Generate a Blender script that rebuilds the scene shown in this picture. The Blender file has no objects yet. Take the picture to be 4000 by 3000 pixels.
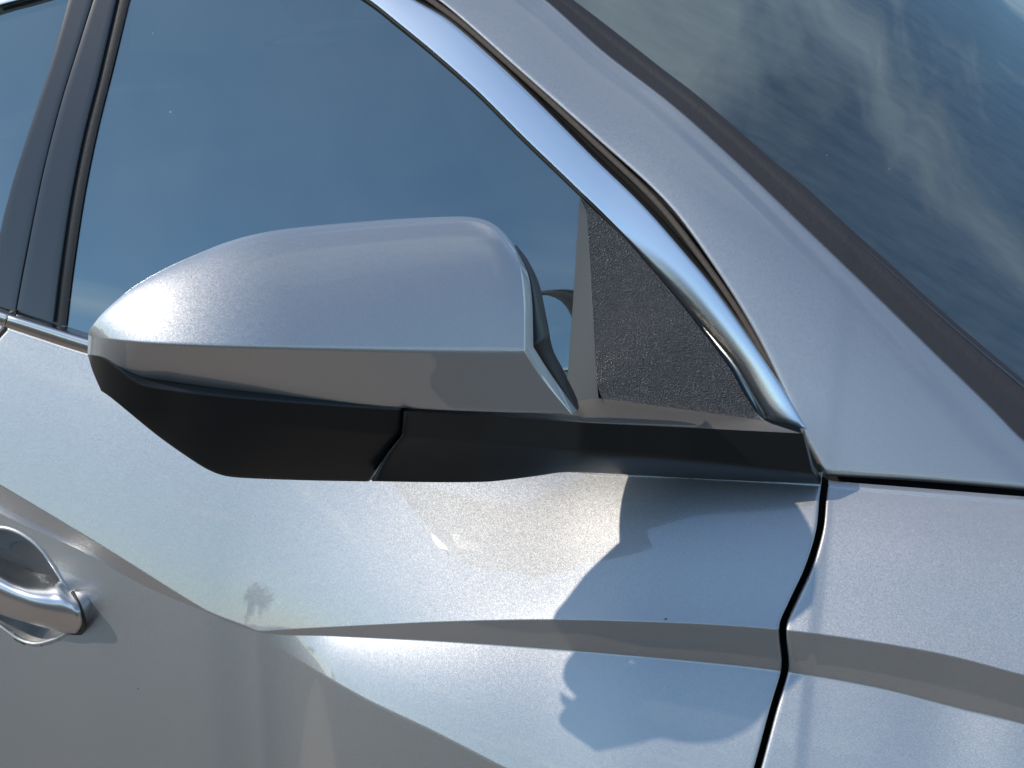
import bpy, math, random
import numpy as np
from mathutils import Vector, Matrix
R_ = math.radians
random.seed(4)
scene = bpy.context.scene

# ------------------------------------------------------------------ camera
YAW, PITCH, FPX = R_(15), R_(22), 5000.0          # look rearwards / down, focal length in 4000-px units
GZ = 0.95                                          # height of the belt line at the front of the door
def cam_axes():
    F = np.array([-math.sin(YAW)*math.cos(PITCH), math.cos(YAW)*math.cos(PITCH), -math.sin(PITCH)])
    R = np.array([math.cos(YAW), math.sin(YAW), 0.0])
    return F, R, np.cross(R, F)
F, R, U = cam_axes()
def rays(px):
    px = np.asarray(px, float).reshape(-1, 2)
    return F + ((px[:, 0]-2000)/FPX)[:, None]*R + ((1500-px[:, 1])/FPX)[:, None]*U
CAM = np.array([0, 0, GZ]) - 0.85*rays([(3210, 1890)])[0]
cd = bpy.data.cameras.new('camera'); cam = bpy.data.objects.new('camera', cd)
scene.collection.objects.link(cam); scene.camera = cam
cam.matrix_world = Matrix(((R[0], U[0], -F[0], CAM[0]), (R[1], U[1], -F[1], CAM[1]), (R[2], U[2], -F[2], CAM[2]), (0, 0, 0, 1)))
cd.sensor_width = 36; cd.lens = 36*FPX/4000; cd.clip_start = 0.02; cd.clip_end = 2000
cd.dof.use_dof = True; cd.dof.focus_distance = 0.78; cd.dof.aperture_fstop = 20

# ------------------------------------------------------------------ sky, sun, exposure
SUN = Vector((-0.629, -0.327, 0.705)).normalized()    # towards the sun
CLOUD = (14.2, 12.6)
world = bpy.data.worlds.new('World'); scene.world = world; world.use_nodes = True
nt = world.node_tree; N = nt.nodes; L = nt.links
N.clear()
out = N.new('ShaderNodeOutputWorld'); bg = N.new('ShaderNodeBackground'); sky = N.new('ShaderNodeTexSky')
sky.sky_type = 'NISHITA'; sky.sun_disc = False
sky.sun_elevation = math.asin(SUN.z); sky.sun_rotation = math.atan2(SUN.x, SUN.y)
sky.dust_density = 0.4; sky.ozone_density = 1.6; sky.air_density = 1.0
bg.inputs['Strength'].default_value = 0.12
# thin fair-weather clouds on a flat layer: direction divided by its height
tc = N.new('ShaderNodeTexCoord'); sep = N.new('ShaderNodeSeparateXYZ')
L.new(tc.outputs['Generated'], sep.inputs[0])
mx = N.new('ShaderNodeMath'); mx.operation = 'MAXIMUM'; mx.inputs[1].default_value = 0.0
L.new(sep.outputs['Z'], mx.inputs[0])
ad = N.new('ShaderNodeMath'); ad.operation = 'ADD'; ad.inputs[1].default_value = 0.12; L.new(mx.outputs[0], ad.inputs[0])
dx = N.new('ShaderNodeMath'); dx.operation = 'DIVIDE'; L.new(sep.outputs['X'], dx.inputs[0]); L.new(ad.outputs[0], dx.inputs[1])
dy = N.new('ShaderNodeMath'); dy.operation = 'DIVIDE'; L.new(sep.outputs['Y'], dy.inputs[0]); L.new(ad.outputs[0], dy.inputs[1])
cb = N.new('ShaderNodeCombineXYZ'); L.new(dx.outputs[0], cb.inputs[0]); L.new(dy.outputs[0], cb.inputs[1])
cn = N.new('ShaderNodeTexNoise'); cn.inputs['Scale'].default_value = 1.3; cn.inputs['Detail'].default_value = 8
cn.inputs['Roughness'].default_value = 0.55; cn.inputs['Distortion'].default_value = 0.4
mo = N.new('ShaderNodeVectorMath'); mo.inputs[1].default_value = (CLOUD[0], CLOUD[1], 0); L.new(cb.outputs[0], mo.inputs[0]); L.new(mo.outputs[0], cn.inputs['Vector'])
cr = N.new('ShaderNodeMapRange'); cr.inputs['From Min'].default_value = 0.53; cr.inputs['From Max'].default_value = 0.80
cr.inputs['To Max'].default_value = 0.8
L.new(cn.outputs['Fac'], cr.inputs['Value'])
cm = N.new('ShaderNodeMixRGB'); cm.inputs[2].default_value = (8.5, 8.8, 9.2, 1)
tn = N.new('ShaderNodeMixRGB'); tn.blend_type = 'MULTIPLY'; tn.inputs[0].default_value = 1; tn.inputs[2].default_value = (0.87, 1.03, 1.06, 1)
L.new(sky.outputs[0], tn.inputs[1]); L.new(cr.outputs[0], cm.inputs[0]); L.new(tn.outputs[0], cm.inputs[1])
L.new(cm.outputs[0], bg.inputs['Color']); L.new(bg.outputs[0], out.inputs['Surface'])

sl = bpy.data.lights.new('sun', 'SUN'); sl.energy = 2.5; sl.angle = R_(0.53); sl.color = (1.0, 0.91, 0.79)
so = bpy.data.objects.new('sun', sl); scene.collection.objects.link(so)
so.rotation_euler = SUN.to_track_quat('Z', 'Y').to_euler()
scene.view_settings.view_transform = 'Standard'; scene.view_settings.look = 'None'
scene.view_settings.exposure = 0.60; scene.view_settings.gamma = 1.0; scene.view_settings.use_curve_mapping = False

# ------------------------------------------------------------------ helpers: curves, rays, patches
def smooth_curve(pts, n=200):
    """Catmull-Rom through pts, resampled to n points evenly by length."""
    p = np.asarray(pts, float)
    if len(p) < 3:
        d = p
    else:
        q = np.vstack([2*p[0]-p[1], p, 2*p[-1]-p[-2]])
        seg = []
        for i in range(1, len(q)-2):
            t = np.linspace(0, 1, 24, endpoint=False)[:, None]
            a, b, c, e = q[i-1], q[i], q[i+1], q[i+2]
            # centripetal-ish: clamp tangents to avoid overshoot
            lb = np.linalg.norm(c-b)
            def tg(v):
                l = np.linalg.norm(v)
                return v*min(1, 1.0*lb/max(l, 1e-9)) if l > 0 else v
            m0 = tg((c-a)*0.5); m1 = tg((e-b)*0.5)
            seg.append((2*t**3-3*t**2+1)*b+(t**3-2*t**2+t)*m0+(-2*t**3+3*t**2)*c+(t**3-t**2)*m1)
        d = np.vstack(seg+[p[-1:]])
    s = np.r_[0, np.cumsum(np.linalg.norm(np.diff(d, axis=0), axis=1))]
    u = np.linspace(0, s[-1], n)
    return np.stack([np.interp(u, s, d[:, k]) for k in range(d.shape[1])], 1)
def at(curve, t):
    x = np.linspace(0, 1, len(curve))
    return np.stack([np.interp(t, x, curve[:, k]) for k in range(curve.shape[1])], -1)
def coons(bot, top, left, right, s, w):
    """Pixel-space Coons patch; returns [len(w), len(s), 2]; w=0 at bot."""
    b, t, l, r = smooth_curve(bot), smooth_curve(top), smooth_curve(left), smooth_curve(right)
    S, W = np.meshgrid(s, w); S = S[..., None]; W = W[..., None]
    B, T = at(b, s)[None], at(t, s)[None]; Lc, Rc = at(l, w)[:, None], at(r, w)[:, None]
    return (1-W)*B+W*T+(1-S)*Lc+S*Rc-((1-S)*(1-W)*b[0]+S*(1-W)*b[-1]+(1-S)*W*t[0]+S*W*t[-1])
def on_out(px, o):
    """Points on the pixel rays at outward distance o from the belt plane y = 0."""
    sh = np.shape(px)[:-1]; d = rays(px); o = np.broadcast_to(o, sh).reshape(-1)
    t = (-o-CAM[1])/d[:, 1]
    return (CAM+d*t[:, None]).reshape(*sh, 3)
def hit(px, g):
    """Points on the pixel rays where g(P) crosses zero (g<0 outside, >0 inside)."""
    sh = np.shape(px)[:-1]; d = rays(px); a = np.full(len(d), 0.3); b = np.full(len(d), 2.6)
    for _ in range(48):
        m = (a+b)/2; v = g(CAM+d*m[:, None]); ins = v > 0
        b = np.where(ins, m, b); a = np.where(ins, a, m)
    return (CAM+d*((a+b)/2)[:, None]).reshape(*sh, 3)
def smooth(a, b, x):
    t = np.clip((x-a)/(b-a), 0, 1); return t*t*(3-2*t)

# ------------------------------------------------------------------ helpers: objects
col = scene.collection
def link(name, me, mat, parent=None):
    o = bpy.data.objects.new(name, me); col.objects.link(o)
    if mat: me.materials.append(mat)
    if parent is not None:
        o.parent = parent
        o.matrix_parent_inverse = Matrix.Translation(-Vector(ROOT_LOC)) if parent.type == 'EMPTY' else Matrix.Identity(4)
    return o
ROOT_LOC = (-0.5, 0.85, 0.0)
class MB:
    def __init__(s): s.v = []; s.f = []
    def grid(s, V, flip=False, closed=False):
        V = np.asarray(V); n, m = V.shape[:2]; b = len(s.v)
        s.v += [tuple(p) for p in V.reshape(-1, 3)]
        for i in range(n-1):
            for j in range(m if closed else m-1):
                k = (j+1) % m
                q = (b+i*m+j, b+i*m+k, b+(i+1)*m+k, b+(i+1)*m+j)
                s.f.append(q[::-1] if flip else q)
    def fan(s, ring, flip=False):
        ring = np.asarray(ring); b = len(s.v); n = len(ring)
        s.v += [tuple(p) for p in ring]+[tuple(ring.mean(0))]
        for j in range(n):
            q = (b+j, b+(j+1) % n, b+n); s.f.append(q[::-1] if flip else q)
    def tube(s, path, r, n=8):
        path = np.asarray(path); T = np.gradient(path, axis=0); T /= np.linalg.norm(T, axis=1)[:, None]
        A = np.cross(T, [0.1, 1, 0.2]); A /= np.linalg.norm(A, axis=1)[:, None]; B = np.cross(T, A)
        r = np.broadcast_to(r, len(path))[:, None, None]
        th = np.linspace(0, 2*math.pi, n, endpoint=False)
        ring = path[:, None]+r*(np.cos(th)[None, :, None]*A[:, None]+np.sin(th)[None, :, None]*B[:, None])
        s.grid(ring, closed=True); s.fan(ring[0], True); s.fan(ring[-1])
    def box(s, lo, hi):
        x0, y0, z0 = lo; x1, y1, z1 = hi; b = len(s.v)
        s.v += [(x0, y0, z0), (x1, y0, z0), (x1, y1, z0), (x0, y1, z0), (x0, y0, z1), (x1, y0, z1), (x1, y1, z1), (x0, y1, z1)]
        s.f += [tuple(b+i for i in q) for q in ((0, 3, 2, 1), (4, 5, 6, 7), (0, 1, 5, 4), (1, 2, 6, 5), (2, 3, 7, 6), (3, 0, 4, 7))]
    def build(s, name, mat, parent=None, flat=False):
        me = bpy.data.meshes.new(name); me.from_pydata([tuple(map(float, p)) for p in s.v], [], s.f); me.update()
        me.polygons.foreach_set('use_smooth', [not flat]*len(me.polygons))
        return link(name, me, mat, parent)
def border(V, side, vec, r=0.0018, deep=0.014, inward=(0, 1, 0)):
    """Add a rounded hem and a return flange along one side of a grid."""
    V = np.asarray(V); vec = np.asarray(vec, float); inward = np.asarray(inward, float)
    E = {'r': V[:, -1], 'l': V[:, 0], 't': V[-1], 'b': V[0]}[side]
    vec = np.broadcast_to(vec, E.shape)
    new = [E+r*(math.sin(a)*vec+(1-math.cos(a))*inward) for a in (R_(25), R_(50), R_(75), R_(90))]
    new.append(new[-1]+deep*0.12*inward); new.append(new[-1]+deep*inward)
    if side == 'r': return np.concatenate([V]+[e[:, None] for e in new], 1)
    if side == 'l': return np.concatenate([e[:, None] for e in new[::-1]]+[V], 1)
    if side == 't': return np.concatenate([V]+[e[None] for e in new], 0)
    return np.concatenate([e[None] for e in new[::-1]]+[V], 0)
def edge_dir(V, side):
    """Outward in-surface direction at a grid side."""
    V = np.asarray(V)
    d = {'r': V[:, -1]-V[:, -2], 'l': V[:, 0]-V[:, 1], 't': V[-1]-V[-2], 'b': V[0]-V[1]}[side]
    return d/np.maximum(np.linalg.norm(d, axis=-1, keepdims=True), 1e-9)

# ------------------------------------------------------------------ materials
def nodes(name):
    m = bpy.data.materials.new(name); m.use_nodes = True
    t = m.node_tree; return m, t, t.nodes, t.links, t.nodes['Principled BSDF']
def add_bump(t, p, scale, strength, dist, detail=2.0, tex='noise', sock='Normal'):
    n = t.nodes; l = t.links
    c = n.new('ShaderNodeTexCoord')
    if tex == 'noise':
        x = n.new('ShaderNodeTexNoise'); x.inputs['Detail'].default_value = detail; o = x.outputs['Fac']
    else:
        x = n.new('ShaderNodeTexVoronoi'); o = x.outputs['Distance']
    x.inputs['Scale'].default_value = scale
    l.new(c.outputs['Object'], x.inputs['Vector'])
    b = n.new('ShaderNodeBump'); b.inputs['Strength'].default_value = strength; b.inputs['Distance'].default_value = dist
    l.new(o, b.inputs['Height']); l.new(b.outputs[0], p.inputs[sock]); return b
def speck_mask(t, scale, size, keep):
    """Sparse little dirt specks: Voronoi cells, only a share of which carry a dot."""
    n = t.nodes; l = t.links
    c = n.new('ShaderNodeTexCoord')
    w = n.new('ShaderNodeTexNoise'); w.inputs['Scale'].default_value = scale*4
    l.new(c.outputs['Object'], w.inputs['Vector'])
    mixv = n.new('ShaderNodeMixRGB'); mixv.inputs[0].default_value = 0.004
    l.new(c.outputs['Object'], mixv.inputs[1]); l.new(w.outputs['Color'], mixv.inputs[2])
    v = n.new('ShaderNodeTexVoronoi'); v.inputs['Scale'].default_value = scale; l.new(mixv.outputs[0], v.inputs['Vector'])
    a = n.new('ShaderNodeMath'); a.operation = 'LESS_THAN'; a.inputs[1].default_value = size; l.new(v.outputs['Distance'], a.inputs[0])
    s = n.new('ShaderNodeSeparateColor'); l.new(v.outputs['Color'], s.inputs[0])
    b = n.new('ShaderNodeMath'); b.operation = 'LESS_THAN'; b.inputs[1].default_value = keep; l.new(s.outputs[0], b.inputs[0])
    k = n.new('ShaderNodeMath'); k.operation = 'MULTIPLY'; l.new(a.outputs[0], k.inputs[0]); l.new(b.outputs[0], k.inputs[1])
    return k.outputs[0]

def mat_paint():
    m, t, n, l, p = nodes('silver_metallic_paint')
    p.inputs['Metallic'].default_value = 0.92; p.inputs['Roughness'].default_value = 0.52
    p.inputs['Coat Weight'].default_value = 1.0; p.inputs['Coat Roughness'].default_value = 0.015; p.inputs['Coat IOR'].default_value = 1.9
    c = n.new('ShaderNodeTexCoord')
    # aluminium flakes: tiny cells, each tilted its own way
    v = n.new('ShaderNodeTexVoronoi'); v.inputs['Scale'].default_value = 2600; l.new(c.outputs['Object'], v.inputs['Vector'])
    sub = n.new('ShaderNodeVectorMath'); sub.operation = 'SUBTRACT'; sub.inputs[1].default_value = (0.5, 0.5, 0.5); l.new(v.outputs['Color'], sub.inputs[0])
    sc = n.new('ShaderNodeVectorMath'); sc.operation = 'SCALE'; sc.inputs['Scale'].default_value = 0.15; l.new(sub.outputs[0], sc.inputs[0])
    g = n.new('ShaderNodeNewGeometry'); ad = n.new('ShaderNodeVectorMath'); l.new(g.outputs['Normal'], ad.inputs[0]); l.new(sc.outputs[0], ad.inputs[1])
    nm = n.new('ShaderNodeVectorMath'); nm.operation = 'NORMALIZE'; l.new(ad.outputs[0], nm.inputs[0]); l.new(nm.outputs[0], p.inputs['Normal'])
    # faint dust film and a few specks
    dn = n.new('ShaderNodeTexNoise'); dn.inputs['Scale'].default_value = 9; dn.inputs['Detail'].default_value = 6; l.new(c.outputs['Object'], dn.inputs['Vector'])
    r1 = n.new('ShaderNodeMixRGB'); r1.inputs[1].default_value = (0.44, 0.44, 0.445, 1); r1.inputs[2].default_value = (0.41, 0.41, 0.41, 1); l.new(dn.outputs['Fac'], r1.inputs[0])
    sp = speck_mask(t, 34, 0.024, 0.36)
    r2 = n.new('ShaderNodeMixRGB'); r2.inputs[2].default_value = (0.05, 0.045, 0.04, 1); l.new(sp, r2.inputs[0]); l.new(r1.outputs[0], r2.inputs[1])
    l.new(r2.outputs[0], p.inputs['Base Color'])
    # slight orange peel in the clear coat
    pe = n.new('ShaderNodeTexNoise'); pe.inputs['Scale'].default_value = 260; l.new(c.outputs['Object'], pe.inputs['Vector'])
    b = n.new('ShaderNodeBump'); b.inputs['Strength'].default_value = 0.012; b.inputs['Distance'].default_value = 0.0002
    l.new(pe.outputs['Fac'], b.inputs['Height']); l.new(b.outputs[0], p.inputs['Coat Normal'])
    return m
def mat_simple(name, colr, rough, metal=0.0, spec=0.5, bump=None, coat=0.0):
    m, t, n, l, p = nodes(name)
    p.inputs['Base Color'].default_value = (*colr, 1); p.inputs['Roughness'].default_value = rough
    p.inputs['Metallic'].default_value = metal; p.inputs['Specular IOR Level'].default_value = spec; p.inputs['Coat Weight'].default_value = coat
    if bump: add_bump(t, p, *bump)
    return m
def mat_glass(name, tint, refl, rough=0.0, dirt=0.0, streak=False):
    m, t, n, l, p = nodes(name); n.remove(p)
    o = n['Material Output']
    tr = n.new('ShaderNodeBsdfTransparent'); tr.inputs['Color'].default_value = (*tint, 1)
    gl = n.new('ShaderNodeBsdfGlossy'); gl.inputs['Roughness'].default_value = rough; gl.inputs['Color'].default_value = (0.80, 0.96, 0.97, 1)
    fr = n.new('ShaderNodeFresnel'); fr.inputs['IOR'].default_value = refl
    mx = n.new('ShaderNodeMixShader'); l.new(fr.outputs[0], mx.inputs[0]); l.new(tr.outputs[0], mx.inputs[1]); l.new(gl.outputs[0], mx.inputs[2])
    df = n.new('ShaderNodeBsdfDiffuse'); df.inputs['Color'].default_value = (0.36, 0.37, 0.35, 1)
    c = n.new('ShaderNodeTexCoord')
    sp = speck_mask(t, 46, 0.03, 0.30 if streak else 0.16)
    base = n.new('ShaderNodeMath'); base.operation = 'ADD'
    if streak:
        mp = n.new('ShaderNodeMapping'); mp.inputs['Rotation'].default_value = (0, 0, R_(20)); mp.inputs['Scale'].default_value = (6, 60, 30)
        l.new(c.outputs['Object'], mp.inputs['Vector'])
        nz = n.new('ShaderNodeTexNoise'); nz.inputs['Scale'].default_value = 1.6; nz.inputs['Detail'].default_value = 9; nz.inputs['Roughness'].default_value = 0.65
        l.new(mp.outputs[0], nz.inputs['Vector'])
    else:
        nz = n.new('ShaderNodeTexNoise'); nz.inputs['Scale'].default_value = 14; nz.inputs['Detail'].default_value = 8; l.new(c.outputs['Object'], nz.inputs['Vector'])
    rg = n.new('ShaderNodeMapRange'); rg.inputs['From Min'].default_value = 0.35; rg.inputs['From Max'].default_value = 0.75
    rg.inputs['To Min'].default_value = dirt*0.35; rg.inputs['To Max'].default_value = dirt; l.new(nz.outputs['Fac'], rg.inputs['Value'])
    s2 = n.new('ShaderNodeMath'); s2.operation = 'MULTIPLY'; s2.inputs[1].default_value = 0.55; l.new(sp, s2.inputs[0])
    l.new(rg.outputs[0], base.inputs[0]); l.new(s2.outputs[0], base.inputs[1])
    m2 = n.new('ShaderNodeMixShader'); l.new(base.outputs[0], m2.inputs[0]); l.new(mx.outputs[0], m2.inputs[1]); l.new(df.outputs[0], m2.inputs[2])
    l.new(m2.outputs[0], o.inputs['Surface']); return m
def mat_grain():
    m, t, n, l, p = nodes('grained_black_plastic')
    p.inputs['Base Color'].default_value = (0.04, 0.04, 0.042, 1); p.inputs['Roughness'].default_value = 0.27; p.inputs['Specular IOR Level'].default_value = 1.0
    c = n.new('ShaderNodeTexCoord')
    v = n.new('ShaderNodeTexVoronoi'); v.inputs['Scale'].default_value = 1000; l.new(c.outputs['Object'], v.inputs['Vector'])
    z = n.new('ShaderNodeTexNoise'); z.inputs['Scale'].default_value = 1300; l.new(c.outputs['Object'], z.inputs['Vector'])
    a = n.new('ShaderNodeMath'); l.new(v.outputs['Distance'], a.inputs[0]); l.new(z.outputs['Fac'], a.inputs[1])
    b = n.new('ShaderNodeBump'); b.inputs['Strength'].default_value = 1.0; b.inputs['Distance'].default_value = 0.0016
    l.new(a.outputs[0], b.inputs['Height']); l.new(b.outputs[0], p.inputs['Normal']); return m
def mat_ground(name, c0, c1):
    m, t, n, l, p = nodes(name)
    c = n.new('ShaderNodeTexCoord')
    a = n.new('ShaderNodeTexNoise'); a.inputs['Scale'].default_value = 0.35; a.inputs['Detail'].default_value = 8; l.new(c.outputs['Object'], a.inputs['Vector'])
    r = n.new('ShaderNodeValToRGB'); r.color_ramp.elements[0].position = 0.3; r.color_ramp.elements[0].color = c0
    r.color_ramp.elements[1].position = 0.7; r.color_ramp.elements[1].color = c1; l.new(a.outputs['Fac'], r.inputs[0])
    l.new(r.outputs[0], p.inputs['Base Color']); p.inputs['Roughness'].default_value = 0.9
    add_bump(t, p, 60, 0.4, 0.01, 6); return m
def mat_leaf():
    m, t, n, l, p = nodes('leaves')
    i = n.new('ShaderNodeNewGeometry'); r = n.new('ShaderNodeValToRGB')
    r.color_ramp.elements[0].color = (0.025, 0.05, 0.012, 1); r.color_ramp.elements[1].color = (0.08, 0.11, 0.03, 1)
    l.new(i.outputs['Random Per Island'], r.inputs[0]); l.new(r.outputs[0], p.inputs['Base Color']); p.inputs['Roughness'].default_value = 0.6; return m

PAINT = mat_paint()
CHROME = mat_simple('bright_chrome', (0.76, 0.78, 0.80), 0.27, 1.0)
SATIN = mat_simple('satin_silver_moulding', (0.62, 0.58, 0.54), 0.22, 1.0)
GRAIN = mat_grain()
BLACK = mat_simple('smooth_black_plastic', (0.010, 0.0095, 0.009), 0.36, spec=0.4, bump=(1400, 0.05, 0.0003))
RUBBER = mat_simple('black_rubber', (0.007, 0.007, 0.007), 0.5, bump=(500, 0.25, 0.0006))
DUSTY = mat_simple('dusty_weatherstrip', (0.075, 0.06, 0.05), 0.8, bump=(300, 0.5, 0.001))
SEALR = mat_simple('windscreen_rubber', (0.024, 0.022, 0.025), 0.6, bump=(260, 0.35, 0.0008))
VOID = mat_simple('dark_cavity', (0.006, 0.006, 0.006), 0.9)
APPL = mat_simple('satin_black_applique', (0.024, 0.026, 0.030), 0.22, spec=0.8, bump=(800, 0.04, 0.0003))
SIDEGLASS = mat_glass('tinted_side_glass', (0.05, 0.075, 0.075), 3.2, 0.0, 0.09)
SCREEN = mat_glass('windscreen_glass', (0.09, 0.125, 0.12), 2.4, 0.0, 0.15, True)
MIRROR = mat_simple('mirror_glass', (0.85, 0.87, 0.88), 0.01, 1.0)
INTER = mat_simple('charcoal_interior', (0.03, 0.031, 0.034), 0.8, bump=(300, 0.2, 0.001))
SEATM = mat_simple('grey_seat_cloth', (0.10, 0.10, 0.105), 0.9, bump=(500, 0.3, 0.001))
GROUND = mat_ground('dark_asphalt', (0.045, 0.044, 0.044, 1), (0.065, 0.063, 0.062, 1)); STRIPM = mat_ground('reflection_strip_tan', (0.19, 0.152, 0.12, 1), (0.26, 0.21, 0.167, 1)); LEAF = mat_leaf(); BARK = mat_simple('bark', (0.10, 0.075, 0.055), 0.9)

# ------------------------------------------------------------------ the car: root
car = bpy.data.objects.new('car', None); col.objects.link(car); car.location = ROOT_LOC
car['label'] = 'silver car seen close up at its door mirror, windscreen pillar and front door'
car['category'] = 'car'

# ------------------------------------------------------------------ body side: feature lines and their profile
def y0(x): return 0.02*x+0.05*x*x*np.where(x > 0, 1.0, 0.35)
def seq(pts, g, n=260):
    P = hit(smooth_curve(pts, n), g); o = np.argsort(P[:, 0]); return P[o]
def fx(P, k): return lambda x: np.interp(x, P[:, 0], P[:, k])
K0 = seq([(-700, 1070), (0, 1283), (342, 1392), (1000, 1570), (1600, 1710), (2230, 1845), (2700, 1870), (3210, 1899), (3260, 1909), (3600, 1937), (4000, 1970), (4700, 2020)],
         lambda P: P[:, 1]-y0(P[:, 0]))
z0 = fx(K0, 2)
XV = 0.0
def tanU(x): return np.tan(np.radians(21+26*smooth(-0.42, -0.10, x)))
K2 = seq([(-700, 1480), (0, 1893), (395, 2130), (797, 2380), (960, 2446), (1008, 2466), (1025, 2466), (1090, 2462), (1300, 2450), (1743, 2428), (2186, 2420), (2700, 2434), (3037, 2457),
          (3300, 2488), (3676, 2551), (4000, 2634), (4600, 2790)],
         lambda P: P[:, 1]-(y0(P[:, 0])-(z0(P[:, 0])-P[:, 2])*tanU(P[:, 0])))
z2 = fx(K2, 2)
def y2(x): return y0(x)-(z0(x)-z2(x))*tanU(x)
TS = math.tan(R_(9))
K3 = seq([(-700, 1560), (0, 2007), (316, 2153), (570, 2292), (797, 2387), (1013, 2470), (1300, 2485), (1743, 2507), (2186, 2539), (2700, 2583), (3050, 2622),
          (3423, 2687), (3740, 2767), (4000, 2830), (4600, 3010)],
         lambda P: P[:, 1]-(y2(P[:, 0])+(z2(P[:, 0])-P[:, 2])*TS))
def z3(x): return np.minimum(np.interp(x, K3[:, 0], K3[:, 2]), z2(x)-0.0012)
def y3(x): return y2(x)+(z2(x)-z3(x))*TS
def TT(x): return np.tan(np.radians(6+25*smooth(XT, XT+0.07, x)))
XT = float(hit(np.array([(1013., 2482.)]), lambda P: P[:, 1]-y3(P[:, 0]))[0, 0])
K4 = seq([(1013, 2482), (1400, 2712), (1700, 2858), (2000, 3012), (2500, 3260), (3000, 3500), (4000, 3990)],
         lambda P: P[:, 1]-(y3(P[:, 0])-(z3(P[:, 0])-P[:, 2])*TT(P[:, 0])))
XV = K4[0, 0]
def z4(x): return np.minimum(np.interp(x, K4[:, 0], K4[:, 2]), z3(x)-0.0012) if np.ndim(x) else min(float(np.interp(x, K4[:, 0], K4[:, 2])), z3(x)-0.0012)
def z4(x):
    a = np.interp(x, K4[:, 0], K4[:, 2]); return np.where(x < XV, z3(x)-0.0012, np.minimum(a, z3(x)-0.0012))
def y4(x): return y3(x)-(z3(x)-z4(x))*TT(x)
Z5 = GZ-0.78
def z5(x): return np.minimum(Z5, z4(x)-0.05)
def y5(x): return y4(x)-(z4(x)-z5(x))*math.tan(R_(2))
def tilt(x, a, b, w=0.30): return np.tan(np.radians(a+(b-a)*smooth(XV, XV+w, x)))
SEG = [  # za, ya, zb, yb, tilt at top, tilt at bottom (degrees left, right)
    (z0, y0, z2, y2, (24, 60), (18, 47)), (z2, y2, z3, y3, (-9, -9), (-9, -9)),
    (z3, y3, z4, y4, (6, 40, 0.07), (6, 24, 0.07)), (z4, y4, z5, y5, (6, 3), (0, 0))]
def profile(x, seg, t):
    za, ya, zb, yb, ta, tb = SEG[seg]; za, ya, zb, yb = za(x), ya(x), zb(x), yb(x)
    h = za-zb; m0 = -tilt(x, *ta)*h; m1 = -tilt(x, *tb)*h
    return za-h*t, (2*t**3-3*t**2+1)*ya+(t**3-2*t**2+t)*m0+(-2*t**3+3*t**2)*yb+(t**3-t**2)*m1
def side_y(x, z):
    x = np.asarray(x, float); z = np.asarray(z, float); y = np.zeros(np.broadcast(x, z).shape)
    for k in range(4):
        za, zb = SEG[k][0](x), SEG[k][2](x); t = np.clip((za-z)/np.maximum(za-zb, 1e-6), 0, 1)
        yy = profile(x, k, t)[1]; y = np.where((z <= za) if k else True, yy, y)
    return y
def knot(n, a=0.006):                       # rows crowd near both ends of a segment
    t = np.linspace(0, 1, n); return t*(1-0.55)+0.55*(0.5-0.5*np.cos(math.pi*t))
ROWS = [(0, t) for t in knot(96)[:-1]]+[(1, t) for t in knot(14)[:-1]]+[(2, t) for t in knot(50)[:-1]]+[(3, t) for t in knot(110)]
def side_surf(P): return P[:, 1]-side_y(P[:, 0], P[:, 2])
GAP = hit(smooth_curve([(3224, 1880), (3214, 1950), (3201, 2077), (3158, 2222), (3094, 2361), (3057, 2455), (3067, 2590), (3060, 2645), (3021, 2773), (2960, 3000), (2860, 3350), (2760, 3700)], 160), side_surf)
GAP = GAP[np.argsort(GAP[:, 2])]
def xg(z): return np.interp(z, GAP[:, 2], GAP[:, 0])
RG = hit(smooth_curve([(25, 1280), (-20, 1330), (-120, 1440), (-230, 1620), (-300, 1900), (-330, 2400), (-320, 3000)], 120), side_surf)
RG = RG[np.argsort(RG[:, 2])]
def xr(z): return np.interp(z, RG[:, 2], RG[:, 0])
def side_grid(xa, xb, ncol, pw=1.0):
    u = np.linspace(0, 1, ncol)**pw; V = np.zeros((len(ROWS), ncol, 3))
    for i, (k, t) in enumerate(ROWS):
        x = -0.4+0*u
        for _ in range(14):
            z, y = profile(x, k, t); x = xa(z)+(xb(z)-xa(z))*u
        z, y = profile(x, k, t); V[i] = np.stack([x, y, z], 1)
    return V[::-1]                          # row 0 = lowest
HG = 0.0040
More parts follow.
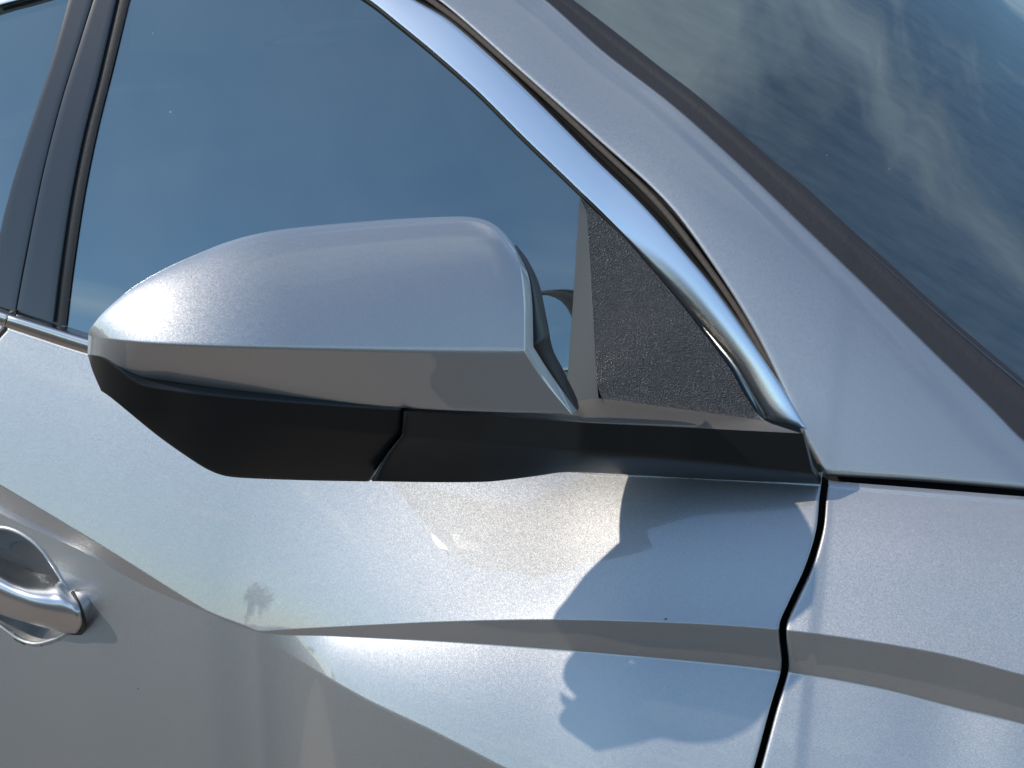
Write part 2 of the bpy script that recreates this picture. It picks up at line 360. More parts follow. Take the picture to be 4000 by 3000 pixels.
# hollow behind the door handle
CUP = hit(smooth_curve([(-300, 2140), (-150, 2078), (0, 2062), (72, 2080), (145, 2131), (203, 2203), (262, 2300), (300, 2365), (300, 2430), (250, 2480), (190, 2505),
           (130, 2515), (72, 2496), (0, 2446), (-100, 2390), (-250, 2290), (-330, 2210), (-300, 2140)], 220), side_surf)
def cup_cut(V):
    """Snap the grid to the hollow's outline; returns the grid and a mask of quads to leave out."""
    x = V[..., 0].ravel(); z = V[..., 2].ravel(); px, pz = CUP[:, 0], CUP[:, 2]
    near = np.where((x > px.min()-0.01) & (x < px.max()+0.01) & (z > pz.min()-0.01) & (z < pz.max()+0.01))[0]
    xs, zs = x[near], z[near]; ins = np.zeros(len(near), bool); d = np.full(len(near), 9.0); qx = xs.copy(); qz = zs.copy()
    for i in range(len(px)-1):
        x1, z1, x2, z2_ = px[i], pz[i], px[i+1], pz[i+1]
        c = (z1 > zs) != (z2_ > zs); ins ^= c & (xs < (x2-x1)*(zs-z1)/(z2_-z1+1e-12)+x1)
        ll = (x2-x1)**2+(z2_-z1)**2+1e-12; t = np.clip(((xs-x1)*(x2-x1)+(zs-z1)*(z2_-z1))/ll, 0, 1)
        ex, ez = x1+t*(x2-x1), z1+t*(z2_-z1); dd = np.hypot(xs-ex, zs-ez); m = dd < d
        d = np.where(m, dd, d); qx = np.where(m, ex, qx); qz = np.where(m, ez, qz)
    snap = d < 0.0021
    x = x.copy(); z = z.copy(); x[near] = np.where(snap, qx, xs); z[near] = np.where(snap, qz, zs)
    y = V[..., 1].ravel().copy(); k = near[snap]; y[k] = side_y(x[k], z[k])
    W = np.stack([x, y, z], 1).reshape(V.shape)
    C = (W[:-1, :-1]+W[1:, :-1]+W[:-1, 1:]+W[1:, 1:])/4; cx, cz = C[..., 0], C[..., 2]; I = np.zeros(cx.shape, bool)
    for i in range(len(px)-1):
        I ^= ((pz[i] > cz) != (pz[i+1] > cz)) & (cx < (px[i+1]-px[i])*(cz-pz[i])/(pz[i+1]-pz[i]+1e-12)+px[i])
    return W, I
D, HOLE = cup_cut(side_grid(lambda z: xr(z)+HG, lambda z: xg(z)-HG, 560, 1.35))
hr, hc = HOLE.shape
D = border(D, 'r', edge_dir(D, 'r'), deep=0.003); D = border(D, 'l', edge_dir(D, 'l'), deep=0.003); D = border(D, 't', (0, 0, 1))
b = MB(); b.grid(D)
c0_ = (D.shape[1]-1-hc)//2                     # hem columns added on either side
drop = {(i, j+c0_) for i, j in zip(*np.where(HOLE))}; m_ = D.shape[1]-1
b.f = [f for k, f in enumerate(b.f) if (k//m_, k % m_) not in drop]
front_door = b.build('front_door', PAINT, car)
# hollow behind the handle, with its raised lip
cc = CUP[:-1].mean(0); ring_ = CUP[:-1]
b = MB(); b.grid(np.stack([cc+(ring_-cc)*f+np.array([0, d, 0]) for f, d in ((1.01, 0.0016), (1.0, 0.0004), (0.985, 0.002), (0.95, 0.009), (0.88, 0.020), (0.75, 0.030), (0.5, 0.037), (0.2, 0.040), (0.0, 0.040))]), closed=True, flip=True)
b.build('handle_hollow', PAINT, front_door)
b = MB(); b.tube(CUP+np.array([0, 0.0004, 0]), 0.0017, 8); b.build('hollow_lip', PAINT, front_door)
front_door['label'] = 'silver front door with a three-way crease and dished handle hollow'
FEN = side_grid(lambda z: xg(z)+HG, lambda z: 0*z+K0[-1, 0]-0.02, 120)
FEN = border(FEN, 'l', edge_dir(FEN, 'l'), deep=0.003); FEN = border(FEN, 't', (0, 0.1, 1), r=0.0022, deep=0.004)
b = MB(); b.grid(FEN); fender = b.build('front_fender', PAINT, car)
RD = side_grid(lambda z: xr(z)-HG-0.25, lambda z: xr(z)-HG, 40)
RD = border(RD, 'r', edge_dir(RD, 'r')); RD = border(RD, 't', (0, 0, 1))
b = MB(); b.grid(RD); rear_door = b.build('rear_door', PAINT, car)
# dark body behind the shut lines
b = MB()
xs = np.linspace(K0[0, 0]+0.01, K0[-1, 0]-0.03, 60); zs = np.linspace(Z5, GZ-0.01, 12)
b.grid(np.stack([np.stack([xs, side_y(xs, np.minimum(z, z0(xs)-0.001))+0.05, np.minimum(z, z0(xs)-0.005)], 1) for z in zs]))
b.build('inner_body', VOID, car)

# ------------------------------------------------------------------ greenhouse
def yg(x, z):
    dz = np.maximum(z-z0(x), -0.1); return y0(x)+0.010+dz*math.tan(R_(20))+0.35*dz*np.abs(dz)
def gsurf(off): return lambda P: P[:, 1]-(yg(P[:, 0], P[:, 2])+off)
def gpatch(bot, top, left, right, ns, nw, off):
    w = np.linspace(0, 1, nw); px = coons(bot, top, left, right, np.linspace(0, 1, ns), w)
    if callable(off):
        S, W = np.meshgrid(np.linspace(0, 1, ns), w); o = off(S, W).ravel()
    else: o = off
    return hit(px.reshape(-1, 2), gsurf(o)).reshape(*px.shape[:2], 3)
CL = [(-500, 175), (0, 15), (100, -12), (400, -95), (800, -165), (1150, -140), (1330, -72), (1452, 2), (1553, 82), (1692, 196), (1870, 354), (2060, 544), (2218, 696), (2400, 875), (2600, 1095), (2727, 1253), (2853, 1418), (2916, 1530), (2978, 1634)]
CR = [(-500, 60), (0, -110), (400, -225), (850, -290), (1250, -190), (1450, -95), (1610, 2), (1743, 82), (1933, 247), (2123, 430), (2313, 620), (2503, 804), (2663, 985), (2790, 1139), (2916, 1316), (3043, 1506), (3138, 1667)]
PL = [(-500, 15), (0, -165), (400, -290), (900, -370), (1300, -255), (1500, -140), (1727, 0), (2043, 271), (2350, 542), (2622, 796), (2821, 1067), (2966, 1302), (3074, 1519), (3150, 1700), (3228, 1868)]
BELTTOP = [(-500, 1060), (0, 1193), (200, 1252), (345, 1297), (1000, 1475), (1600, 1595), (2230, 1700), (2980, 1780)]
# side glass, front and rear
V = gpatch([(255, 1275), (345, 1305), (1000, 1480), (1600, 1600), (2230, 1700), (2990, 1780)],
           [(520, -30), (800, -175), (1150, -150), (1330, -82), (1460, -8), (1700, 190), (2060, 532), (2400, 862), (2600, 1083)],
           [(255, 1275), (285, 1050), (329, 759), (380, 506), (443, 253), (520, -30)],
           [(2990, 1780), (2960, 1600), (2853, 1410), (2727, 1243), (2600, 1083)], 60, 40, 0.004)
b = MB(); b.grid(V); b.build('window_glass', SIDEGLASS, front_door)
V = gpatch([(-500, 1065), (0, 1200)], [(-500, 170), (0, 10), (290, -75)], [(-500, 1065), (-500, 170)], [(0, 1200), (0, 917), (51, 715), (127, 475), (209, 221), (290, -75)], 20, 30, 0.005)
b = MB(); b.grid(V); b.build('window_glass', SIDEGLASS, rear_door)
# pillar covers and seal
def strip(lft, rgt, off, name, mat, parent, hem='lr', bulge=0.0, n=6):
    px = coons([lft[-1], rgt[-1]], [lft[0], rgt[0]], lft[::-1], rgt[::-1], np.linspace(0, 1, n), np.linspace(0, 1, 60))
    S = np.broadcast_to(np.linspace(0, 1, n), (60, n)); o = (off-bulge*(1-(2*S-1)**2)).ravel()
    V = hit(px.reshape(-1, 2), gsurf(o)).reshape(60, n, 3)
    for h in hem: V = border(V, h, edge_dir(V, h), r=0.001, deep=0.01)
    b = MB(); b.grid(V); return b.build(name, mat, parent)
a0 = [(290, -75), (209, 221), (127, 475), (51, 715), (0, 917), (-65, 1180)]
a1 = [(385, -95), (290, 209), (227, 411), (158, 683), (85, 1050), (55, 1215)]
a1b = [(398, -95), (302, 209), (240, 411), (171, 683), (98, 1050), (67, 1217)]
a2 = [(470, -100), (380, 285), (316, 538), (266, 791), (228, 1050), (203, 1258)]
a3 = [(530, -110), (443, 253), (380, 506), (329, 759), (285, 1050), (258, 1275)]
strip(a0, a1, -0.001, 'pillar_cover', APPL, rear_door); strip(a1b, a2, -0.001, 'pillar_cover', APPL, front_door)
strip(a2, a3, 0.0025, 'window_seal', RUBBER, front_door, '', bulge=0.001)
strip(a1, a1b, 0.010, 'gap_filler', VOID, rear_door, '')
# belt moulding (front and rear piece)
def moulding(top, bot, parent, hems):
    px = coons(bot, top, [bot[0], top[0]], [bot[-1], top[-1]], np.linspace(0, 1, 80), np.linspace(0, 1, 12))
    W = np.broadcast_to(np.linspace(0, 1, 12)[:, None], (12, 80))
    off = -0.010-0.004*np.sin(math.pi*np.clip(W*1.15, 0, 1))+0.016*smooth(0.66, 1.0, W)
    V = hit(px.reshape(-1, 2), gsurf(off.ravel())).reshape(12, 80, 3)
    V = border(V, 'b', (0, 0, -1), r=0.0015, deep=0.008)
    for h in hems: V = border(V, h, edge_dir(V, h), r=0.001, deep=0.008)
    b = MB(); b.grid(V); return b.build('belt_moulding', SATIN, parent)
moulding([(47, 1207), (200, 1252), (345, 1297), (1000, 1475), (1600, 1595), (2230, 1700), (2900, 1770)], [(22, 1276), (342, 1380), (1000, 1558), (1600, 1698), (2230, 1833), (2900, 1868)], front_door, 'l')
moulding([(-500, 1055), (0, 1190), (38, 1203)], [(-500, 1115), (-60, 1250), (10, 1272)], rear_door, 'r')
# bright window surround
n = 14
px = coons([CL[-1], CR[-1]], [CL[0], CR[0]], CL[::-1], CR[::-1], np.linspace(0, 1, n), np.linspace(0, 1, 160))
S = np.broadcast_to(np.linspace(0, 1, n), (160, n))
off = -0.004-0.0003*np.sin(math.pi*np.clip(S, 0, 1))+0.0005*S
Wl = np.linspace(0, 1, 160)[:, None]
off = off+0.010*(1-S)**2*smooth(0.26, 0.0, Wl)           # lower end rolls in towards the sail panel
V = hit(px.reshape(-1, 2), gsurf(off.ravel())).reshape(160, n, 3)
V = border(V, 'r', edge_dir(V, 'r'), r=0.0012, deep=0.01); V = border(V, 'l', edge_dir(V, 'l'), r=0.001, deep=0.006); V = border(V, 'b', edge_dir(V, 'b'), r=0.001, deep=0.008)
b = MB(); b.grid(V); b.build('window_surround', CHROME, front_door)
# thin black lip between glass and surround
lip = hit(smooth_curve([(p[0]-6, p[1]+7) for p in CL[1:]], 200), gsurf(0.001))
b = MB(); b.tube(lip, 0.0016); b.build('glass_run_seal', RUBBER, front_door)
# channel and dusty bead between surround and pillar
px = coons([(3145, 1680), (3240, 1885)], [CR[0], PL[0]], [(3145, 1680)]+CR[::-1][1:], [(3240, 1885)]+PL[::-1][1:], np.linspace(0, 1, 4), np.linspace(0, 1, 120))
S = np.broadcast_to(np.linspace(-0.5, 1.6, 4), (120, 4))
px2 = px[:, :1]+(px[:, -1:]-px[:, :1])*S[..., None]
V = hit(px2.reshape(-1, 2), gsurf(0.016)).reshape(120, 4, 3)
b = MB(); b.grid(V); b.build('door_opening_channel', VOID, car)
bead = hit(px[:, 0]*0.38+px[:, -1]*0.62, gsurf(0.004))
b = MB(); b.tube(bead, 0.0022); b.build('weatherstrip', DUSTY, car)

# windscreen pillar panel
PR = [(1150, -620), (1450, -450), (1800, -235), (2116, 0), (2351, 208), (2622, 418), (2893, 660), (3165, 920), (3436, 1180), (3657, 1396), (3866, 1598), (4000, 1733), (4160, 1900)]
ns, nw = 40, 90
pb = [(3234, 1846), (3600, 1868), (4000, 1902), (4250, 1925)]; pt = [PL[4], (1300, -420), PR[0]]
PRx = PR[:-1]+[(4250, 1925)]
px = coons(pb, [PL[4], PR[0]], [pb[0]]+PL[::-1][1:11], PRx[::-1], np.linspace(0, 1, ns), np.linspace(0, 1, nw))
S, W = np.meshgrid(np.linspace(0, 1, ns), np.linspace(0, 1, nw))
KP = 0.028
def kp(S): return KP*(0.6*S+0.4*S**2)+0.006*smooth(0.72, 0.9, S)*0.3
V = hit(px.reshape(-1, 2), gsurf(kp(S).ravel()-0.002)).reshape(nw, ns, 3)
PIL = V
V = border(V, 'l', edge_dir(V, 'l'), r=0.0035, deep=0.02); V = border(V, 'b', (0, 0, -1), r=0.004, deep=0.006); V = border(V, 'r', edge_dir(V, 'r'), r=0.0015, deep=0.01)
b = MB(); b.grid(V); pillar = b.build('windscreen_pillar', PAINT, car)
# black gap between pillar foot and fender
q = hit(smooth_curve([(3190, 1880), (3600, 1910), (4000, 1942), (4300, 1968)], 40), gsurf(np.linspace(0.03, 0.07, 40)))
b = MB(); b.grid(np.stack([q+np.array([0, -0.004, -0.03]), q, q+np.array([0, 0.012, 0.03])])); b.build('cowl_gap_filler', VOID, car)
# windscreen rubber
RR = [(1230, -640), (1540, -470), (1900, -240), (2240, 0), (2430, 145), (2600, 278), (2701, 354), (2853, 481), (3005, 614), (3151, 734), (3315, 886), (3486, 1038), (3638, 1177), (3790, 1310), (4000, 1487), (4300, 1740)]
PRc = PR[:-1]+[(4250, 1980)]
px = coons([PRc[-1], RR[-1]], [PRc[0], RR[0]], PRc[::-1], RR[::-1], np.linspace(0, 1, 9), np.linspace(0, 1, 120))
S, W = np.meshgrid(np.linspace(0, 1, 9), np.linspace(0, 1, 120))
offr = KP+0.004+0.010*S-0.0016*np.exp(-((S-0.78)/0.1)**2)
V = hit(px.reshape(-1, 2), gsurf(offr.ravel())).reshape(120, 9, 3); RUB = V
V = border(V, 'l', edge_dir(V, 'l'), r=0.001, deep=0.01)
b = MB(); b.grid(V); seal = b.build('windscreen_seal', SEALR, car)
# windscreen sweeping inboard from the seal
Q = RUB[:, -1]; r = np.linspace(-0.004, 1.5, 60)[None, :, None]
sweep = np.concatenate([0.26*r-0.19*r*r, r, 0.34*r-0.11*r*r], 2)
V = Q[:, None]+sweep; V[..., 2] -= 0.0015; WS = V
b = MB(); b.grid(V); b.build('windscreen', SCREEN, car)
# roof skin
e = np.array([hit(np.array([p]), gsurf(0.004))[0] for p in smooth_curve([PL[0], PL[1], PL[2], PL[3], PL[4], (1150, -620)], 30)])
rr = np.linspace(0, 1.30, 20)[None, :, None]
V = e[:, None]+np.concatenate([0*rr, rr, 0.10*rr-0.077*rr*rr], 2)
b = MB(); b.grid(V); b.build('roof', PAINT, car)

# ------------------------------------------------------------------ door mirror
def oc(x):                                    # outward distance of the cap's crease, by where along the cap
    t = np.clip((1150-x)/805.0, 0, 1)
    return 0.148+0.122*np.clip((2046-x)/1700, -0.2, 1)-0.052*(1-np.sqrt(np.maximum(1-t*t, 0)))+0.004*np.sin(np.clip((x-345)/1700, 0, 1)*math.pi)
CRE = [(345, 1312), (400, 1320), (600, 1340), (900, 1353), (1300, 1363), (1700, 1371), (2046, 1373)]
TOP = [(345, 1312), (352, 1285), (385, 1240), (430, 1195), (520, 1120), (640, 1050), (760, 995), (900, 940), (1040, 905), (1200, 884), (1400, 866), (1600, 852), (1780, 845), (1860, 850), (1925, 872), (1970, 908), (1998, 941)]
FACE = [(2046, 1373), (2046, 1280), (2044, 1180), (2030, 1033), (1998, 941)]
BEV = [(2084, 1355), (2082, 1270), (2079, 1180), (2063, 1071), (2012, 960)]
LOW = [(342, 1385), (390, 1392), (425, 1405), (470, 1440), (520, 1478), (565, 1500), (640, 1514), (900, 1545), (1300, 1577), (1600, 1595), (1900, 1608), (2231, 1617)]
FLOW = [(2231, 1617), (2117, 1480), (2046, 1373)]; BLOW = [(2255, 1606), (2146, 1453), (2084, 1355)]
BLK = [(2262, 1590), (2253, 1555), (2198, 1440), (2160, 1364), (2139, 1261), (2106, 1109), (2063, 1017), (2016, 955)]
ns = 90
s = np.linspace(0, 1, ns)**1.35
# lower facet rows, then upper face rows
wl = knot(14); pl_ = coons(LOW, CRE, [LOW[0], CRE[0]], FLOW, s, wl)
ph = np.radians(np.r_[np.linspace(0, 6, 4), np.linspace(8, 90, 40)]); wu = np.sin(ph)
pu = coons(CRE, TOP, [CRE[0], TOP[0]], FACE, s, wu)
hgt = np.maximum(at(smooth_curve(CRE), s)[:, 1]-at(smooth_curve(TOP), s)[:, 1], 1)/500.0
ocu = oc(at(smooth_curve(CRE), s)[:, 0])[None]
def back(phi, h):
    w = np.sin(np.minimum(phi, math.pi/2))[:, None]
    return 0.032*h*w+0.022*h*(1-np.cos(phi))[:, None]
ou = ocu-back(ph, hgt[None])
ol = ocu-(0.020*smooth(0, 0.2, s))[None]*(1-wl)[:, None]
ph2 = np.radians(np.linspace(95, 104, 4))
pu2 = coons(CRE, TOP, [CRE[0], TOP[0]], FACE, s, np.sin(ph2)); ou2 = ocu-back(ph2, hgt[None])
PX = np.concatenate([pl_, pu[1:], pu2], 0); O = np.concatenate([ol, ou[1:], ou2], 0)
V = on_out(PX, O)
# bevelled inboard edge
nl, nu = len(wl), len(wu)
bl = at(smooth_curve(BLOW), wl); bu = at(smooth_curve(BEV), wu)
BP = np.concatenate([bl, bu[1:]], 0); n0 = len(BP)
fe = PX[:n0, -1]; fo = O[:n0, -1]
cols = [on_out(fe+(BP-fe)*f, fo-d) for f, d in ((0.10, 0.0006), (0.25, 0.0022), (0.9, 0.0105), (1.0, 0.0125), (1.0, 0.020))]
b = MB(); b.grid(np.concatenate([V[:1]+np.array([0, 1, 0])*(0.004+0.002*smooth(0.0, 0.3, s))[None, :, None], V], 0)); b.grid(np.stack([V[:n0, -1]]+cols, 1))
# foot arm first: it is the body of the mirror, the rest are its pieces
AT = [(1578, 1607), (1900, 1623), (2270, 1650), (2700, 1671), (3130, 1693)]
AB = [(1568, 1702), (2000, 1735), (2300, 1762), (2700, 1790), (3166, 1838)]
AU = [(1452, 1880), (1700, 1884), (1900, 1882), (2000, 1872), (2100, 1859), (2190, 1846), (2280, 1846), (2700, 1868), (3200, 1892)]
def oa(x): return np.interp(x, [1450, 1578, 1900, 2270, 2700, 3130, 3200], [0.182, 0.176, 0.132, 0.076, 0.038, 0.020, 0.016])
sa = np.linspace(0, 1, 80); wa = knot(8)
pA = coons(AB, AT, [AB[0], AT[0]], [AB[-1], AT[-1]], sa, wa); oA = oa(pA[..., 0])-0.001*(1-wa)[:, None]
wU = knot(16); pU = coons(AU, AB, [(1452, 1880), (1470, 1845), (1510, 1775), AB[0]], [AU[-1], AB[-1]], sa, wU)
ouA = np.interp(np.linspace(-0.08, 1.08, 93), [0, 0.25, 0.38, 0.50, 0.66, 1], [0.182, 0.128, 0.088, 0.045, 0.008, 0.0])
ouA = np.convolve(ouA, np.hanning(16)[1:-1]/np.hanning(16).sum(), 'valid')[None]
oU = ouA+(oA[0][None]-ouA)*(np.sin(wU*math.pi/2)**0.9)[:, None]
VA = np.concatenate([on_out(pU, oU), on_out(pA, oA)[1:]], 0)
VA = border(VA, 'l', (0.3, 0.2, 0), r=0.0015, deep=0.06)
VA = border(VA, 'b', (0, 0.3, 0.2), r=0.0015, deep=0.01); VA = border(VA, 'r', (1, 0, 0), r=0.001, deep=0.008)
a = MB(); a.grid(VA); mirror = a.build('door_mirror', BLACK, car)
mirror['label'] = 'door mirror with a silver cap over a black foot'
cap = b.build('mirror_cap', PAINT, mirror); cap['label'] = 'silver painted mirror cap with a sharp crease'
# black inboard edge of the housing
k1 = np.concatenate([at(smooth_curve(BLOW), np.linspace(0, 1, 30)), at(smooth_curve(BEV), np.linspace(0, 1, 40))[1:]], 0)
k2 = at(smooth_curve(BLK), np.linspace(0, 1, 69)); o1 = np.r_[np.linspace(oc(2046)-0.038, oc(2046)-0.015, 30), np.linspace(oc(2046)-0.015, oc(2046)-0.05, 39)]
b = MB(); b.grid(np.stack([on_out(k1+(k2-k1)*f, o1-d) for f, d in ((-0.25, 0.0005), (0.0, 0.001), (0.3, 0.004), (0.7, 0.012), (0.95, 0.019), (1.0, 0.022), (0.8, 0.03))], 1))
# closed black shell behind the cap, carrying the mirror glass
ring = smooth_curve([(360, 1315), (400, 1260), (540, 1130), (770, 1010), (1050, 920), (1500, 880), (1830, 870), (1960, 930), (2050, 1080), (2100, 1300), (2180, 1480), (2230, 1590), (1700, 1580), (1000, 1540), (600, 1500), (440, 1400), (360, 1330), (360, 1315)], 90)[:-1]
c0 = ring.mean(0)
def orel(px): return oc(px[:, 0])-0.008-0.058*np.interp(px[:, 0], [345, 430, 520, 760, 1040, 1400, 1800, 2250], [0, 0.22, 0.42, 0.69, 0.9, 1.0, 1.05, 1.0])
sh = [on_out(c0+(ring-c0)*f, orel(c0+(ring-c0)*f)+o) for f, o in ((0.975, 0.001), (0.96, -0.004), (0.93, -0.008), (0.88, -0.010), (0.86, -0.007))]
b.grid(np.stack(sh), closed=True, flip=True); b.build('mirror_housing', BLACK, mirror)
b = MB(); b.fan(on_out(c0+(ring-c0)*0.87, orel(c0+(ring-c0)*0.87)-0.008)); b.build('mirror_glass', MIRROR, mirror)
# lower black housing of the head
BT = [(343, 1387), (388, 1396), (420, 1410), (466, 1447), (516, 1487), (562, 1509), (640, 1523), (900, 1555), (1300, 1588), (1558, 1604)]
BB = [(395, 1527), (430, 1546), (700, 1612), (1000, 1648), (1300, 1678), (1545, 1700)]
BU = [(395, 1527), (432, 1552), (600, 1690), (700, 1763), (800, 1828), (870, 1857), (950, 1867), (1180, 1876), (1432, 1881)]
sb = np.linspace(0, 1, 80)**1.2; wb = knot(12)
pB = coons(BB, BT, [BB[0], (362, 1450), BT[0]], [BB[-1], (1556, 1680), BT[-1]], sb, wb)
base = oc(pB[..., 0]); oB = base-0.002-0.010*smooth(345, 700, pB[..., 0])-0.002*(1-wb)[:, None]
wc = knot(16); pC = coons(BU, BB, [BU[0], BB[0]], [(1432, 1881), (1462, 1832), (1520, 1735), BB[-1]], sb, wc)
ob = oB[0]
oC = ob[None]-0.003*(1-np.sin(wc*math.pi/2)**0.8)[:, None]*smooth(0, 0.3, sb)[None]
VB = np.concatenate([on_out(pC, oC), on_out(pB, oB)[1:]], 0)
VB = border(VB, 't', (0, 0.15, 1), r=0.003, deep=0.0012); VB = border(VB, 'r', edge_dir(VB, 'r'), r=0.0015, deep=0.02); VB = border(VB, 'b', (0, 0.3, 0.2), r=0.002, deep=0.004)
b = MB(); b.grid(VB)
tp = lambda p: 0.022*smooth(345, 1000, p[..., 0])                # closed back of the lower housing
b.grid(np.concatenate([on_out(pC, oC-tp(pC)), on_out(pB, oB-tp(pB))[1:]], 0), flip=True)
for E1, E2 in ((on_out(pC[0], oC[0]), on_out(pC[0], oC[0]-tp(pC[0]))), (on_out(pB[-1], oB[-1]), on_out(pB[-1], oB[-1]-tp(pB[-1])))): b.grid(np.stack([E1, E2]))
b.build('lower_housing', BLACK, mirror)
# dark joint between head and foot
jj = smooth_curve([(1568, 1606), (1560, 1690), (1552, 1705), (1490, 1800), (1442, 1875)], 30)
b = MB(); oj = np.interp(np.linspace(0, 1, 30), [0, .3, 1], [0.158, 0.158, 0.145])
b.grid(np.stack([on_out(jj+np.array([d, 0]), oj-0.006) for d in (-45, 45)], 1)); b.build('pivot_joint', VOID, mirror)
# grained sail panel with its shelf on top of the foot
SL = [(2292, 830), (2312, 1150), (2330, 1470), (2334, 1505)]
SRt = [(2300, 803), (2440, 935), (2600, 1115), (2727, 1273), (2845, 1430), (2905, 1535), (2950, 1606)]
px = coons([(2334, 1505), (2650, 1550), (2950, 1606)], [(2292, 830), (2300, 803)], SL[::-1], SRt[::-1], np.linspace(0, 1, 40), np.linspace(0, 1, 60))
VS = hit(px.reshape(-1, 2), gsurf(-0.009)).reshape(60, 40, 3)
STOP = [(1600, 1570), (2000, 1572), (2215, 1572), (2338, 1556), (2650, 1598), (2985, 1646)]
se = np.linspace(0, 1, 90); pS = coons(AT, STOP, [AT[0], STOP[0]], [AT[-1], STOP[-1]], se, np.linspace(0, 1, 14))
yin = -np.array([float(hit(np.array([q]), gsurf(-0.011))[0, 1]) for q in pS[-1]])
yin = np.where(pS[-1, :, 0] < 2230, np.maximum(yin, np.interp(pS[-1, :, 0], [1600, 2215], [0.12, 0.014])), yin)
ow = np.linspace(0, 1, 14)
oS = oa(pS[0, :, 0])[None]*(1-ow)[:, None]+yin[None]*ow[:, None]
oS = oS-0.0015*np.exp(-((ow)/0.06))[:, None]
VSH = on_out(pS, oS)
b = MB(); b.grid(VS)
# shelf with a rounded fillet rising into the panel
i0 = np.searchsorted(pS[-1, :, 0], 2336); e2 = at(VS[0], np.linspace(0, 1, 90-i0)); e1 = VSH[10, i0:]; ec = VSH[-1, i0:]
tq = np.linspace(0, 1, 9)[:, None, None]
fil = (1-tq)**2*e1[None]+2*tq*(1-tq)*ec[None]+tq**2*e2[None]
b.grid(fil[3:]); sb_ = MB(); sb_.grid(VSH[:11]); sb_.grid(VSH[10:, :i0+1]); sb_.grid(fil[:4])
# smooth rear-facing flank of the panel
FL = [(2262, 775), (2255, 900), (2240, 1150), (2222, 1400), (2210, 1600)]
fl = smooth_curve(FL, 60); slp = smooth_curve([(2266, 772), (2292, 830), (2312, 1150), (2330, 1470), (2340, 1575)], 60)
flank = []
for f, o in ((0, 0.003), (0.15, 0.000), (0.85, -0.0075), (0.95, -0.0087), (1.0, -0.009)):
    flank.append(hit(fl+(slp-fl)*f, gsurf(o)))
fb = MB(); fb.grid(np.stack(flank, 1))
b.grid(np.stack([hit(np.array([[2266, 772], [2292, 829], [2300, 802]]), gsurf(-0.006))[[0, 0]], hit(np.array([[2292, 830], [2300, 803]]), gsurf(-0.009))]))
sail = b.build('sail_panel', GRAIN, mirror); sail['label'] = 'grained black corner panel between glass and bright surround'
sb_.build('foot_shelf', mat_simple('dusty_grained_plastic', (0.085, 0.078, 0.07), 0.55, bump=(900, 0.6, 0.0012)), mirror)
fb.build('sail_flank', mat_simple('satin_grey_plastic', (0.05, 0.052, 0.055), 0.42, bump=(700, 0.15, 0.0004)), mirror)
# black undertray where the foot meets the belt line
px = coons([(2232, 1850), (2700, 1874), (3205, 1900)], [(2260, 1800), (2700, 1830), (3190, 1872)], [(2232, 1850), (2260, 1800)], [(3205, 1900), (3190, 1872)], np.linspace(0, 1, 30), np.linspace(0, 1, 4))
b = MB(); b.grid(on_out(px, np.array([-0.006, -0.004, 0.0, 0.002])[:, None]*np.ones((1, 30)))); b.build('foot_gasket', RUBBER, mirror)

# ------------------------------------------------------------------ door handle
HT = [(-330, 2085), (-150, 2160), (0, 2236), (54, 2264), (108, 2282), (181, 2288), (224, 2289), (257, 2315)]
HB = [(-330, 2250), (-150, 2330), (0, 2398), (90, 2427), (181, 2452), (253, 2472), (289, 2474)]
sh_ = np.linspace(0, 1, 60); wh = np.linspace(0, 1, 20)
px = coons(HB, HT, [HB[0], HT[0]], [HB[-1], (302, 2445), (298, 2413), (282, 2366), HT[-1]], sh_, wh)
P0 = hit(px.reshape(-1, 2), side_surf).reshape(*px.shape[:2], 3)
S, W = np.meshgrid(sh_, wh)
lift = 0.024-0.012*(2*W-1.05)**2-0.007*smooth(0.7, 1.0, S)
V = on_out(px, -P0[..., 1]+lift)
G0 = np.concatenate([V[::-1, -1], V[0, ::-1][:26]])            # right end and lower edge
for h in 'bt': V = border(V, h, edge_dir(V, h), r=0.003, deep=0.010)
V = border(V, 'r', edge_dir(V, 'r'), r=0.003, deep=0.012)
b = MB(); b.grid(V); handle = b.build('door_handle', mat_simple('satin_silver_handle', (0.56, 0.57, 0.59), 0.30, 1.0), front_door); handle['label'] = 'bright pull handle in the front door'
b = MB(); b.tube(G0+np.array([0.0028, 0.0045, -0.0022]), 0.0017); b.build('handle_gasket', RUBBER, handle)

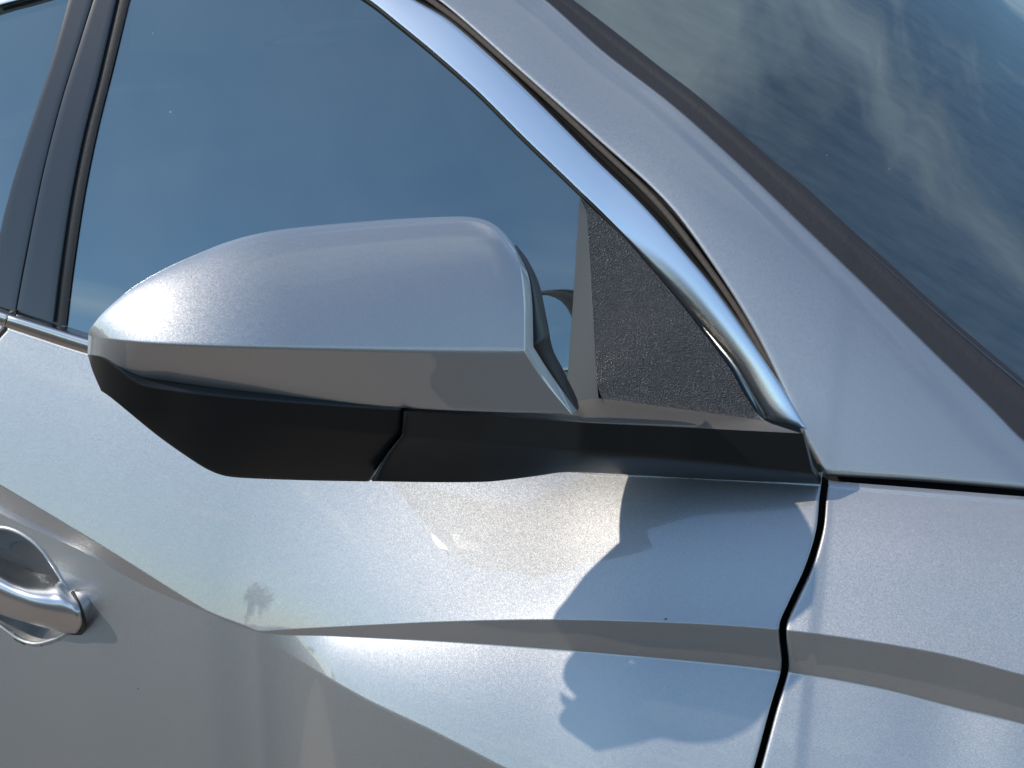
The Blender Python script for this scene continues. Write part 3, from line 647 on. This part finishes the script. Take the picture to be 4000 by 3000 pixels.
# ------------------------------------------------------------------ cabin seen dimly through the glass
b = MB()
b.box((-1.5, 0.10, GZ-0.70), (0.35, 1.62, GZ-0.68))                                   # floor
b.box((-1.5, 1.60, GZ-0.70), (0.35, 1.62, GZ+0.03))                                   # far door below its window
b.box((-0.62, 1.56, GZ+0.03), (-0.52, 1.60, GZ+0.34))                                 # far centre pillar
b.box((-1.52, 0.10, GZ-0.70), (-1.50, 1.62, GZ+0.25))                                 # behind the seats
b.build('cabin_shell', INTER, car)
b = MB()
xs = np.linspace(-0.30, 0.42, 14); ys = np.linspace(0.12, 1.58, 20)
X, Y = np.meshgrid(xs, ys); Zd = GZ-0.075+0.03*np.exp(-((X+0.1)/0.14)**2)-0.25*smooth(-0.22, -0.30, X)
b.grid(np.stack([X, Y, Zd], -1)); b.build('dashboard', INTER, car)
def seat(yc):
    m = MB(); th = np.linspace(0, 2*math.pi, 24, endpoint=False)
    def sup(cx, cz, w, d, tilt_):                                                       # rounded section
        ct, st = np.cos(th), np.sin(th); a = np.sign(ct)*np.abs(ct)**0.5*w; e = np.sign(st)*np.abs(st)**0.6*d
        return np.stack([cx+e, yc+a, cz+0*a], 1)
    m.grid(np.stack([sup(-0.62-0.30*t, GZ-0.30+0.60*t, 0.24*(1-0.25*t**3), 0.07*(1-0.3*t), 0) for t in np.linspace(0, 0.72, 10)]), closed=True)
    m.fan(sup(-0.84, GZ+0.13, 0.18, 0.05, 0)); 
    o = m.build('seat', SEATM, car)
    h = MB(); h.grid(np.stack([sup(-0.86, GZ+0.15+0.17*t, 0.12*math.sin(math.pi*(0.15+0.7*t))**0.4, 0.045*math.sin(math.pi*(0.1+0.8*t))**0.5, 0) for t in np.linspace(0, 1, 10)]), closed=True)
    h.fan(sup(-0.86, GZ+0.32, 0.08, 0.03, 0)); h.build('headrest', SEATM, o)
seat(0.48); seat(1.22)
th = np.linspace(0, 2*math.pi, 48)
c, sn = np.cos(th), np.sin(th)
b = MB(); b.tube(np.stack([-0.36-0.06*sn, 1.22+0.18*c, GZ-0.02+0.17*sn], 1), 0.014); b.tube(np.array([[-0.36, 1.05, GZ-0.02], [-0.33, 1.22, GZ-0.03], [-0.36, 1.39, GZ-0.02]]), 0.016)
b.build('steering_wheel', INTER, car)

# ------------------------------------------------------------------ ground and the trees mirrored in the glass
b = MB(); b.grid(np.array([[(x, y, 0) for x in np.linspace(-600, 600, 9)] for y in np.linspace(-600, 600, 9)]))
g = b.build('ground', GROUND); g['kind'] = 'structure'
b = MB(); b.grid(np.array([[(x, y, 0.004) for x in np.linspace(-9, 9, 9)] for y in (-0.75, 0.8, 2.8)]))  # unseen pale strip, added so down-facing paint reflects warm brown
g = b.build('added_reflection_strip', STRIPM); g['kind'] = 'structure'
rng = np.random.default_rng(7)
def tree_parts():
    m = MB(); m.tube(np.array([[0, 0, 0], [0.1, 0, 1.5], [0.0, 0.1, 3.2], [0.15, 0.1, 5.0]]), np.array([0.22, 0.17, 0.13, 0.06]))
    for k in range(7):
        a = k*2.4; z = 2.2+0.35*k; m.tube(np.array([[0, 0, z], [math.cos(a)*0.9, math.sin(a)*0.9, z+0.8], [math.cos(a)*1.7, math.sin(a)*1.7, z+1.2]]), np.array([0.08, 0.05, 0.02]), 5)
    t = m.build('trunk', BARK); n = 2600
    cl = rng.normal(size=(26, 3))*np.array([1.25, 1.25, 1.05])+np.array([0, 0, 4.4])
    c = cl[rng.integers(0, 26, n)]+rng.normal(size=(n, 3))*0.42
    k = MB(); ax = rng.normal(size=(n, 3)); ax /= np.linalg.norm(ax, axis=1)[:, None]; bx = np.cross(ax, rng.normal(size=(n, 3))); bx /= np.linalg.norm(bx, axis=1)[:, None]
    for i in range(n):
        q = len(k.v); k.v += [tuple(c[i]-ax[i]*0.16), tuple(c[i]+bx[i]*0.09), tuple(c[i]+ax[i]*0.16), tuple(c[i]-bx[i]*0.09)]; k.f.append((q, q+1, q+2, q+3))
    return t, k.build('crown', LEAF, flat=True)
tr, cw = tree_parts(); first = True
for i in range(9):
    d = 48+rng.uniform(0, 26); az = R_(-78+i*15+rng.uniform(-4, 4))
    e = bpy.data.objects.new('tree', None); col.objects.link(e)
    e.location = (math.sin(az)*d, -math.cos(az)*d, 0); e.rotation_euler = (0, 0, rng.uniform(0, 6)); sc = rng.uniform(0.7, 1.15); e.scale = (sc, sc, sc)
    e['label'] = 'leafy green tree mirrored small in the glass and paint'; e['category'] = 'tree'; e['group'] = 'trees mirrored in the car'
    for o in (tr, cw):
        c_ = o if first else o.copy()
        if not first: col.objects.link(c_)
        c_.parent = e; c_.matrix_parent_inverse = Matrix.Identity(4)
    first = False
